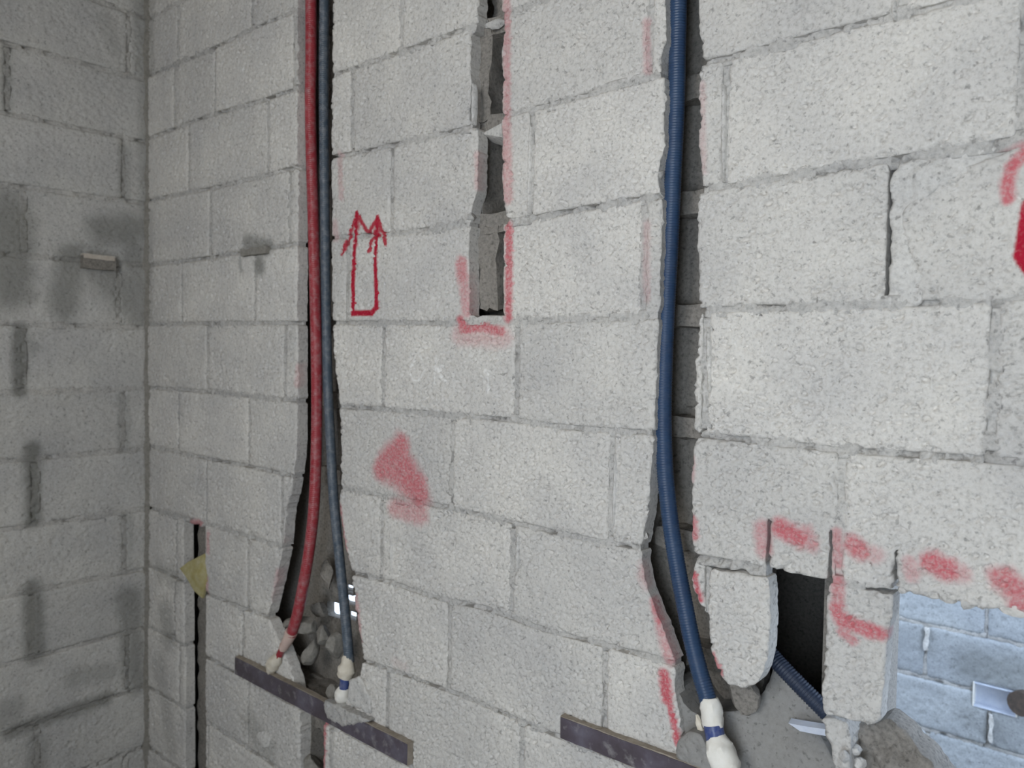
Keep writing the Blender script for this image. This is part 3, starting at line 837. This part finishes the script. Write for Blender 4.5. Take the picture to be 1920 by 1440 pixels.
# ------------------------------------------------------------------ left wall
wall_left = slab('wall_left', [(-2.3, -1.6), (0.15, -1.6), (0.15, 1.2), (-2.3, 1.2)], 'L', 0.034, 0.116, 0.2, None, M['core'], 9, marks=False)
tag(wall_left, kind='structure', label='shaded grey block wall with damp mortar stains', cat='wall')
LH = {5: -.36, 4: -.06, 3: -.40, 2: -.075, 1: -.358, 0: -.09, -1: -.371, -2: -.075, -3: -.337, -4: -.07, -5: -.342, -6: -.062, -7: -.329, -8: -.07}
def lz(k, y): return k * 0.2 + 0.006 * y / 0.4 + 0.002 * math.sin(k * 7 + y * 5)
for k in range(-8, 6):
    ys = [0.0] + [LH[k] - 0.4 * i for i in range(7)]
    ys = [y for y in ys if y > -2.26] + [-2.3]
    for i, (b, a) in enumerate(zip(ys[:-1], ys[1:])):
        if b < -1.3: sp = 0.03
        else: sp = spacing_at(0, (a + b) / 2, k * 0.2 + .1)
        wide = 0.005
        A, B = a + 0.005, b - (0.005 if i else 0.0)
        n = max(2, int((B - A) / 0.05))
        lo_ = [(A + (B - A) * t / n, lz(k, A + (B - A) * t / n) + .005) for t in range(n + 1)]
        hi_ = [(B - (B - A) * t / n, lz(k + 1, B - (B - A) * t / n) - .005) for t in range(n + 1)]
        sd = 3000 + k * 37 + i
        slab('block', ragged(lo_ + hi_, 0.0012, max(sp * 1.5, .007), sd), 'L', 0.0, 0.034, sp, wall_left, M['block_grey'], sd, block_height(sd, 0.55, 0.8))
        if i and b > -2.25:
            w = 0.02 if k in (-1, -3, -5) and i == 1 else 0.011
            sd += 500
            slab('mortar_joint', resample([(b - w, lz(k, b) + .012), (b + w, lz(k, b) + .012), (b + w, lz(k + 1, b) - .012), (b - w, lz(k + 1, b) - .012)], 0.02), 'L',
                 -0.0015 if w > .015 else 0.0008, 0.03, max(sp, .006), wall_left, M['mortar'], sd, mortar_height(sd, 0.0015, 0.002), edge=0.001)
    if k > -8:
        for j in range(5):
            a, b = -2.3 + 0.46 * j, -2.3 + 0.46 * (j + 1)
            n = 20
            lo_ = [(a + (b - a) * t / n, lz(k, a + (b - a) * t / n) - .012) for t in range(n + 1)]
            hi_ = [(b - (b - a) * t / n, lz(k, b - (b - a) * t / n) + .012) for t in range(n + 1)]
            sd = 5000 + k * 31 + j
            slab('mortar_bed', lo_ + hi_, 'L', 0.0008, 0.03, 0.007 if j >= 3 else 0.02, wall_left, M['mortar'], sd, mortar_height(sd, 0.002, 0.005), edge=0.001)
# old tie stub mortared into the left wall, its lit top edge painted as a pale band
stub = lump_box('tie_stub', -0.02, 0.022, -0.205, -0.108, 0.172, 0.212, 0.0015, 182, wall_left, M['core'], (4, 8, 4))
lump_box('tie_stub_lit_band', -0.02, 0.024, -0.203, -0.112, 0.202, 0.216, 0.0012, 183, wall_left, M['stub_pale'], (4, 8, 2))
# mortar bead up the corner, coloured dark to paint the corner's shade
N = 240
# a closed triangular bead
v = []; f = []
for i in range(N):
    z = -1.6 + 2.8 * i / (N - 1)
    r = 0.006 + 0.012 * float(vn(np.array([z]), np.array([0.3]), 0.07, 5)[0])
    r2 = 0.006 + 0.010 * float(vn(np.array([z]), np.array([0.9]), 0.07, 6)[0])
    for p in ((-0.004, 0.004), (r, 0.004), (r * .45, -r2 * .45), (-0.004, -r2)):
        v.append((p[0], p[1], z))
for i in range(N - 1):
    for j in range(4):
        a, b = i * 4 + j, i * 4 + (j + 1) % 4
        f.append((a, a + 4, b + 4, b))
mesh('corner_mortar', v, f, M['stone'], wall_left)

# ------------------------------------------------------------------ the rest of the room
def box_mesh(name, boxes, mat, parent=None):
    v = []; f = []
    for (x0, x1, y0, y1, z0, z1) in boxes:
        b = len(v)
        v += [(x0, y0, z0), (x1, y0, z0), (x1, y1, z0), (x0, y1, z0), (x0, y0, z1), (x1, y0, z1), (x1, y1, z1), (x0, y1, z1)]
        f += [tuple(b + i for i in q) for q in ((0, 3, 2, 1), (4, 5, 6, 7), (0, 1, 5, 4), (1, 2, 6, 5), (2, 3, 7, 6), (3, 0, 4, 7))]
    return mesh(name, v, f, mat, parent, smooth=False)
tag(box_mesh('floor', [(-0.15, XEND + .15, -2.45, 0.15, -1.75, -1.6)], M['floor']), kind='structure', label='dusty concrete floor of the room', cat='floor')
tag(box_mesh('ceiling', [(-0.15, XEND + .15, -2.45, 0.15, 1.2, 1.35)], M['plain']), kind='structure', label='bare concrete ceiling slab', cat='ceiling')
x0, x1, z0, z1 = WIN
d0, d1, e0, e1 = DOOR
tag(box_mesh('wall_back', [(0, x0, YB - .15, YB, -1.6, 1.2), (x1, d0, YB - .15, YB, -1.6, 1.2), (d1, XEND, YB - .15, YB, -1.6, 1.2), (x0, x1, YB - .15, YB, -1.6, z0),
                           (x0, x1, YB - .15, YB, z1, 1.2), (d0, d1, YB - .15, YB, e1, 1.2)], M['plain']),
    kind='structure', label='bare wall with window and doorway openings behind the viewer', cat='wall')
tag(box_mesh('wall_end', [(XEND, XEND + .15, -2.45, 0.15, -1.6, 1.2)], M['plain']), kind='structure', label='bare end wall to the right of the viewer', cat='wall')

# closed box added behind the square hole to keep it dark
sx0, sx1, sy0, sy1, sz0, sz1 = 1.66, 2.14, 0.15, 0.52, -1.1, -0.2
tag(box_mesh('added_dark_box', [(sx0, sx1, sy1, sy1 + .03, sz0, sz1), (sx0 - .03, sx0, sy0, sy1 + .03, sz0, sz1), (sx1, sx1 + .02, sy0, sy1 + .03, sz0, sz1),
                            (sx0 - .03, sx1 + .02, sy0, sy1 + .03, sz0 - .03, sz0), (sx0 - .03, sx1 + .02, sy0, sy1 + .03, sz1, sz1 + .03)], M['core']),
    kind='structure', label='added box that keeps the square hole dark inside', cat='wall')

# ------------------------------------------------------------------ room beyond the opening
YF = 2.0
wall_far = box_mesh('wall_far', [(0.6, 3.6, YF + 0.034, YF + 0.15, -1.6, 0.4)], M['core'])
tag(wall_far, kind='structure', label='bluish daylit block wall seen through the broken opening', cat='wall')
FZ = [-1.632, -1.432, -1.243, -1.043, -0.843, -0.643, -0.443, -0.243, -0.043]
fh = [P(1735, 1300 - 60, YF)[0], P(1735, 1200, YF)[0]]
box_o = [P(1821, 1277, YF), P(1821 + 88, 1297, YF)]
rx0, rx1 = P(1824, 1300, YF)[0], P(1908, 1318, YF)[0]
rz0, rz1 = P(1865, 1334, YF)[1], P(1865, 1288, YF)[1]
for r_ in range(8):
    za, zb = FZ[r_], FZ[r_ + 1]
    base = {0: P(1738, 1410, YF)[0], 1: P(1853, 1360, YF)[0], 2: P(1735, 1205, YF)[0], 3: P(1850, 1140, YF)[0]}.get(r_, 2.0 + 0.2 * (r_ % 2))
    xs = sorted([base + 0.4 * i for i in range(-4, 5)])
    xs = [x for x in xs if 0.62 < x < 3.6]
    for a, b in zip(xs[:-1], xs[1:]):
        vis = (1.55 < (a + b) / 2 < 2.6 and r_ < 5)
        sd = 7000 + r_ * 23 + int(a * 50)
        poly = [(a + .006, za + .006), (b - .006, za + .006), (b - .006, zb - .006), (a + .006, zb - .006)]
        sp = 0.009 if vis else 0.04
        a0, b0, za0, zb0 = a + .006, b - .006, za + .006, zb - .006
        if r_ in (1, 2) and a0 < rx1 and rx0 < b0:                     # blocks cut back for the box
            L_, R_ = max(rx0, a0), min(rx1, b0)
            if r_ == 1:
                poly = [(a0, za0), (b0, za0)] + ([(b0, zb0), (R_, zb0), (R_, rz0)] if R_ < b0 else [(b0, rz0)]) + ([(L_, rz0), (L_, zb0), (a0, zb0)] if L_ > a0 else [(a0, rz0)])
            else:
                poly = ([(a0, za0), (L_, za0), (L_, rz1)] if L_ > a0 else [(a0, rz1)]) + ([(R_, rz1), (R_, za0), (b0, za0)] if R_ < b0 else [(b0, rz1)]) + [(b0, zb0), (a0, zb0)]
        slab('block', ragged(poly, 0.002, max(sp, .012), sd), 'F', 0.0, 0.034, sp, wall_far, M['block_skyblue'], sd, block_height(sd, 0.5, 1.4))
        zj = rz0 - .004 if r_ == 1 and rx0 - .02 < a < rx1 + .02 else zb - .01
        slab('mortar_joint', resample([(a - .012, za + .01), (a + .012, za + .01), (a + .012, zj), (a - .012, zj)], .02), 'F', 0.003, 0.03, 0.012 if vis else .04, wall_far, M['mortar'], sd + 7, mortar_height(sd, .003, .004))
    for (xa_, xb_) in ([(0.62, 1.4), (1.4, rx0), (rx1, 2.8), (2.8, 3.5)] if r_ == 2 else [(0.62, 1.4), (1.4, 2.1), (2.1, 2.8), (2.8, 3.5)]):
        slab('mortar_bed', resample([(xa_, za - .014), (xb_, za - .014), (xb_, za + .014), (xa_, za + .014)], .03), 'F', 0.002, 0.03, 0.010, wall_far, M['mortar'], 7700 + r_ + int(xa_ * 9), mortar_height(7700 + r_ + int(xa_ * 9), .003, .006))
# pale mortar squeezed from two far joints
for (xa_, ya_, yb_) in ((1737, 1178, 1218), (1857, 1340, 1388)):
    c0_, c1_ = P3(xa_ + 2, ya_, YF), P3(xa_, yb_, YF)
    lump_box('mortar_fin', min(c0_[0], c1_[0]) - .006, max(c0_[0], c1_[0]) + .006, YF - .012, YF + .01, c1_[2], c0_[2], 0.005, 77, wall_far, M['mortar_pale'], (3, 3, 10))
# shallow white box let into the far wall
ob = empty('outlet_box')
box_mesh('back', [(rx0, rx1, YF + .030, YF + .0335, rz0, rz1)], M['slate'], ob)
box_mesh('side', [(rx0, rx0 + .004, YF - .003, YF + .030, rz0, rz1)], M['tape_white'], ob)
box_mesh('side', [(rx1 - .004, rx1, YF - .003, YF + .030, rz0, rz1)], M['tape_white'], ob)
box_mesh('side', [(rx0 + .004, rx1 - .004, YF - .003, YF + .030, rz1 - .004, rz1)], M['slate'], ob)
box_mesh('side', [(rx0 + .004, rx1 - .004, YF - .003, YF + .030, rz0, rz0 + .004)], M['slate'], ob)
tag(ob, 'pale open outlet box set in the bluish far wall', 'outlet box')
tag(box_mesh('floor_far', [(0.6, 3.6, 0.15, YF + .15, -1.75, -1.6)], M['floor']), kind='structure', label='concrete floor of the room beyond', cat='floor')

# ------------------------------------------------------------------ conduits
def spline(pts, step):
    p = np.array(pts, float)
    p = np.vstack([2 * p[0] - p[1], p, 2 * p[-1] - p[-2]])
    out = []
    for i in range(1, len(p) - 2):
        for t in np.linspace(0, 1, 40, endpoint=False):
            a, b, c, d = p[i - 1], p[i], p[i + 1], p[i + 2]
            out.append(0.5 * ((2 * b) + (-a + c) * t + (2 * a - 5 * b + 4 * c - d) * t * t + (-a + 3 * b - 3 * c + d) * t ** 3))
    out.append(p[-2])
    out = np.array(out)
    l = np.concatenate([[0], np.cumsum(np.linalg.norm(np.diff(out, axis=0), axis=1))])
    s = np.arange(0, l[-1], step)
    return np.stack([np.interp(s, l, out[:, k]) for k in range(3)], 1), s
def tube(name, path, rad, mat, parent, seg=18, smooth=True, cap=True):
    n = len(path)
    t = np.gradient(path, axis=0)
    t /= np.linalg.norm(t, axis=1)[:, None]
    v = []; f = []
    up = np.array([1.0, 0, 0])
    for i in range(n):
        a = up - t[i] * (up @ t[i]); a /= np.linalg.norm(a)
        b = np.cross(t[i], a)
        r = rad[i] if not np.isscalar(rad) else rad
        for j in range(seg):
            th = 2 * math.pi * j / seg
            v.append(path[i] + (a * math.cos(th) + b * math.sin(th)) * r)
    for i in range(n - 1):
        for j in range(seg):
            f.append((i * seg + j, i * seg + (j + 1) % seg, (i + 1) * seg + (j + 1) % seg, (i + 1) * seg + j))
    if cap:
        f.append(tuple(range(seg - 1, -1, -1)))
        f.append(tuple((n - 1) * seg + j for j in range(seg)))
    return mesh(name, v, f, mat, parent, sharp=70)
def corrugated(pxd, r, pitch, mat, parent, name='tube', groove=0.0011):
    pts = [P3(a, b, y) for a, b, y in pxd]
    path, s = spline(pts, pitch / 4)
    ph = (np.arange(len(path)) % 4)
    rad = np.where((ph == 0) | (ph == 1), r, r - groove)
    return tube(name, path, rad, mat, parent)
def wrap(name, pxd, radii, mat, parent, seed, amp=0.0022, seg=20):
    """crumpled tape wound round a stub"""
    pts = [P3(a, b, y) for a, b, y in pxd]
    path, s = spline(pts, 0.003)
    R = np.interp(np.linspace(0, 1, len(path)), np.linspace(0, 1, len(radii)), radii)
    n = len(path)
    t = np.gradient(path, axis=0); t /= np.linalg.norm(t, axis=1)[:, None]
    v = []; f = []
    up = np.array([1.0, 0, 0])
    for i in range(n):
        a = up - t[i] * (up @ t[i]); a /= np.linalg.norm(a); b = np.cross(t[i], a)
        for j in range(seg):
            th = 2 * math.pi * j / seg
            k = float(vn(np.array([math.cos(th) * 1.7 + 5]), np.array([s[i] / 0.012 + math.sin(th) * 1.7]), 1.0, seed)[0]) - 0.5
            k2 = float(vn(np.array([math.cos(th) * 4 + 5]), np.array([s[i] / 0.004 + math.sin(th) * 4]), 1.0, seed + 1)[0]) - 0.5
            v.append(path[i] + (a * math.cos(th) + b * math.sin(th)) * (R[i] + k * amp * 2 + k2 * amp * 0.7))
    for i in range(n - 1):
        for j in range(seg):
            f.append((i * seg + j, i * seg + (j + 1) % seg, (i + 1) * seg + (j + 1) % seg, (i + 1) * seg + j))
    f.append(tuple(range(seg - 1, -1, -1))); f.append(tuple((n - 1) * seg + j for j in range(seg)))
    return mesh(name, v, f, mat, parent, sharp=32)

c1 = empty('red_conduit')
corrugated([(583, -170, .03), (583, 0, .03), (583, 100, .03), (582, 200, .03), (584, 300, .028), (587, 400, .026), (590, 520, .024), (593, 650, .022), (594, 780, .02), (592, 880, .016), (588, 960, .012), (580, 1030, .006), (570, 1090, .002), (558, 1150, -.002), (546, 1190, -.004)],
           0.0145, 0.005, M['red'], c1, groove=0.0006)
wrap('tape_wrap', [(547, 1184, -.004), (538, 1203, -.005), (530, 1217, -.006)], [.0165, .0150, .0115], M['tape_pink'], c1, 3, 0.0012)
tube('end_stub', spline([P3(532, 1212, -.006), P3(526, 1224, -.007), P3(520, 1236, -.008)], .003)[0], 0.0092, M['red'], c1)
wrap('tape_plug', [(524, 1228, -.008), (517, 1238, -.009), (510, 1250, -.009), (506, 1260, -.009)], [.008, .0175, .0185, .010], M['tape'], c1, 5, 0.0022)
tag(c1, 'red corrugated conduit hanging in the left wall groove, end taped beige', 'conduit')
c2 = empty('thin_blue_conduit')
corrugated([(608, -170, .05), (608, 0, .05), (607, 150, .05), (608, 300, .05), (610, 450, .048), (612, 600, .045), (616, 750, .04), (621, 850, .036), (626, 940, .03), (634, 1020, .026), (641, 1090, .02), (647, 1150, .016), (652, 1205, .012), (655, 1242, .01)],
           0.0128, 0.005, M['blue_grey'], c2, groove=0.0006)
wrap('tape_wrap', [(653, 1228, .01), (652, 1245, .008), (648, 1262, .006), (646, 1268, .005)], [.012, .0165, .023, .020], M['tape'], c2, 9, 0.002)
tube('end_stub', spline([P3(648, 1258, .006), P3(647, 1275, .004), P3(645, 1292, .002)], .003)[0], 0.0125, M['blue_ring'], c2)
wrap('tape_plug', [(646, 1288, .003), (643, 1300, .001), (640, 1313, -.001), (639, 1322, -.001)], [.013, .0185, .017, .009], M['tape_white'], c2, 12, 0.0024)
tag(c2, 'dusty slate blue conduit beside the red one, taped at its end', 'conduit')
c3 = empty('thick_blue_conduit')
corrugated([(1273, -170, .032), (1272, 0, .032), (1270, 100, .032), (1268, 200, .032), (1262, 330, .031), (1257, 450, .03), (1251, 560, .029), (1246, 680, .027), (1244, 780, .026), (1247, 880, .026), (1256, 970, .026), (1268, 1050, .024), (1281, 1120, .022), (1297, 1200, .018), (1312, 1260, .012), (1324, 1300, .006), (1331, 1325, .002)],
           0.0148, 0.0046, M['blue'], c3, groove=0.0009)
wrap('tape_wrap', [(1330, 1308, .004), (1332, 1325, .002), (1335, 1345, .0), (1338, 1365, -.002)], [.0145, .0185, .0185, .0165], M['tape_white'], c3, 15, 0.0022)
tube('coupling', spline([P3(1337, 1358, -.002), P3(1340, 1374, -.003), P3(1343, 1392, -.005)], .003)[0], 0.0158, M['blue_ring'], c3, 22)
wrap('tape_plug', [(1341, 1380, -.004), (1346, 1396, -.006), (1355, 1418, -.008), (1366, 1445, -.010), (1374, 1465, -.011)], [.015, .022, .024, .0225, .010], M['tape_white'], c3, 18, 0.0026)
wrap('tape_flap', [(1306, 1340, .006), (1311, 1356, .004), (1317, 1374, .004), (1320, 1386, .006)], [.002, .005, .005, .0025], M['tape'], c3, 19, 0.0012, 10)
tag(c3, 'thick ribbed blue conduit in the right groove with white taped coupling', 'conduit')
c4 = empty('dark_blue_conduit')
corrugated([(1370, 1110, .08), (1405, 1175, .075), (1446, 1228, .066), (1475, 1260, .060), (1505, 1291, .057), (1540, 1326, .055), (1585, 1372, .055)], 0.0135, 0.0046, M['blue_dark'], c4)
tag(c4, 'dark blue conduit slanting down inside the square hole', 'conduit')

# ------------------------------------------------------------------ plywood strips across the wall
def strip(name, tl, tr, height, y_front, thick, label, over=0.0):
    """film-faced strip: front at y_front, back on the wall"""
    r = empty(name)
    a = np.array(P3(*tl, y_front)); b = np.array(P3(*tr, y_front))
    d = (b - a); L = np.linalg.norm(d); ex = d / L
    ez = np.cross(np.array([0, -1.0, 0]), ex) * -1
    ez = np.array([-ex[2], 0, ex[0]]); ez = ez / np.linalg.norm(ez)
    if ez[2] < 0: ez = -ez
    def block(nm, t0, t1, z0, z1, y0, y1, mat, n=26, amp=0.0012, seed=0):
        v = []; f = []
        for i in range(n + 1):
            t = t0 + (t1 - t0) * i / n
            w = [(random.random() - .5) * amp * 2 for _ in range(4)]
            for (zz, yy, q) in ((z0, y0, w[0]), (z1, y0, w[1]), (z1, y1, w[2]), (z0, y1, w[3])):
                p = a + ex * t + ez * (zz + q)
                v.append((p[0], yy + (random.random() - .5) * amp * 0.6, p[2]))
        for i in range(n):
            for j in range(4):
                f.append((i * 4 + j, i * 4 + (j + 1) % 4, i * 4 + 4 + (j + 1) % 4, i * 4 + 4 + j))
        f.append((3, 2, 1, 0)); f.append(tuple(n * 4 + j for j in range(4)))
        me = mesh(nm, v, f, mat, r, smooth=False)
        me.data.flip_normals()
        return me
    block('core', 0, L, -height, 0, y_front + 0.0014, y_front + thick, M['ply_edge'])
    block('film_face', 0.001, L - 0.001, -height + .001, -0.0015, y_front, y_front + 0.0016, M['ply'], amp=0.0006)
    tag(r, label, 'wood strip')
    return r, a, ex, ez, L
s1 = strip('plywood_strip', (440, 1231), (764, 1395), 0.050, -0.018, 0.0172, 'long dark plywood strip below the red conduit end, partly smeared with mortar')
s2 = strip('plywood_strip', (1050, 1343), (1345, 1452), 0.042, -0.016, 0.0152, 'dark plywood strip at the bottom, left of the white taped coupling')
# mortar smears holding the strips
custom('mortar_smear', [(606, 1314), (630, 1321), (665, 1339), (692, 1354), (664, 1358), (640, 1362), (616, 1350), (607, 1336)], 0.003, 'mortar', y=-0.021, thick=0.022, height=flush(91, 0, .002), seed=91, edge=0.003)
custom('mortar_smear', [(655, 1275), (672, 1268), (690, 1300), (694, 1340), (660, 1325), (648, 1310)], 0.003, 'mortar_pale', y=-0.008, thick=0.03, height=flush(92, 0, .003), seed=92, edge=0.004)
custom('mortar_smear', [(1268, 1395), (1290, 1372), (1312, 1378), (1330, 1420), (1345, 1480), (1290, 1450), (1262, 1425)], 0.003, 'plaster', y=-0.017, thick=0.03, height=flush(93, 0, .003), seed=93, edge=0.006)

# ------------------------------------------------------------------ rubble in the broken pocket under the red conduit
RB = [(575, 1172, .03, (.030, .022, .022), 'pale angular stone lodged right of the red conduit', M['stone'], 51),
      (606, 1190, .035, (.022, .02, .02), 'middle broken stone between the two conduit ends', M['stone'], 52),
      (628, 1212, .03, (.016, .02, .030), 'tall thin stone left of the blue conduit tape', M['stone'], 53),
      (582, 1222, .04, (.018, .018, .030), 'slanting stone sliver above the plywood strip', M['stone'], 54),
      (548, 1240, .03, (.034, .026, .022), 'rounded rubble lump behind the taped red end', M['core'], 55),
      (600, 1140, .085, (.035, .02, .04), 'dark broken block lump behind the conduits', M['core'], 56),
      (612, 1075, .07, (.030, .02, .05), 'brown block fragment high in the broken pocket', M['core'], 57),
      (545, 1170, .03, (.03, .025, .018), 'dark rubble lump left of the red conduit', M['core'], 58),
      (626, 1300, .02, (.018, .018, .018), 'small stone left of the white taped plug', M['stone'], 59),
      (585, 1385 + 50, .03, (.03, .02, .02), 'pale stone at the bottom of the narrow slot below the strip', M['stone'], 60)]
for (a, b, y, r, lab, m, sd) in RB:
    o = chunk('rubble_stone', P3(a, b, y), tuple(k * (1.3 if m is M['stone'] else 0.9) for k in r), sd, m, None, n=3)
    tag(o, lab, 'stone', 'rubble stones in the broken pocket')
lump_box('rubble_bed', P(500, 1250, .05)[0], P(665, 1250, .05)[0], 0.045, 0.119, P(580, 1320, .05)[1] - .06, P(580, 1290, .05)[1], 0.012, 190, wall_right, M['core'], (14, 6, 6))
chunk('mortar_chip', P3(496, 1382, 0.0), (0.05, 0.008, 0.03), 61, M['mortar_pale'], wall_right)

# ------------------------------------------------------------------ small things
# yellow scrap wedged in the narrow groove
ys = [P3(337, 1066, -.006), P3(352, 1054, .0), P3(384, 1038, .004), P3(386, 1075, -.004), P3(385, 1100, -.002), P3(379, 1122, .006), P3(364, 1108, -.004), P3(350, 1084, -.010), P3(366, 1078, -.012)]
v = [np.array(a) for a in ys] + [np.array(a) + np.array([0.002, 0.006, 0.0]) for a in ys]
f = [(0, 8, 1), (1, 8, 2), (2, 8, 3), (3, 8, 4), (4, 8, 5), (5, 8, 6), (6, 8, 7), (7, 8, 0)]
f = [q[::-1] if False else q for q in f] + [tuple(9 + i for i in q[::-1]) for q in f]
for i in range(8): f.append((i, (i + 1) % 8, 9 + (i + 1) % 8, 9 + i))
tag(mesh('foam_scrap', v, f, M['yellow'], None, smooth=False), 'crumpled yellow scrap wedged in the narrow groove by the corner', 'scrap')
# pale sliver lying in the square hole
sl = [P3(1478, 1356, .055), P3(1500, 1360, .05), P3(1530, 1365, .048), P3(1556, 1368, .046), P3(1556, 1381, .046), P3(1530, 1377, .048), P3(1500, 1371, .05)]
v = [np.array(a) for a in sl] + [np.array(a) + np.array([0.0, 0.012, 0.004]) for a in sl]
n = len(sl)
f = [tuple(range(n - 1, -1, -1)), tuple(range(n, 2 * n))] + [(i, (i + 1) % n, n + (i + 1) % n, n + i) for i in range(n)]
tag(mesh('plastic_sliver', v, f, M['slate'], None, smooth=False), 'pale blue plastic sliver lying at the bottom of the square hole', 'scrap')
# dark pipe end beside the recess in the far wall
pts = [np.array(P3(1912, 1320, YF - .03)), np.array(P3(1912, 1320, YF - .03)) + np.array([0.02, 0.06, 0.0])]
tag(tube('pipe_end', np.array([pts[0] + (pts[1] - pts[0]) * t for t in np.linspace(0, 1, 6)]), 0.042, M['rust'], None), 'dark rusty pipe end beside the recess in the far wall', 'pipe')
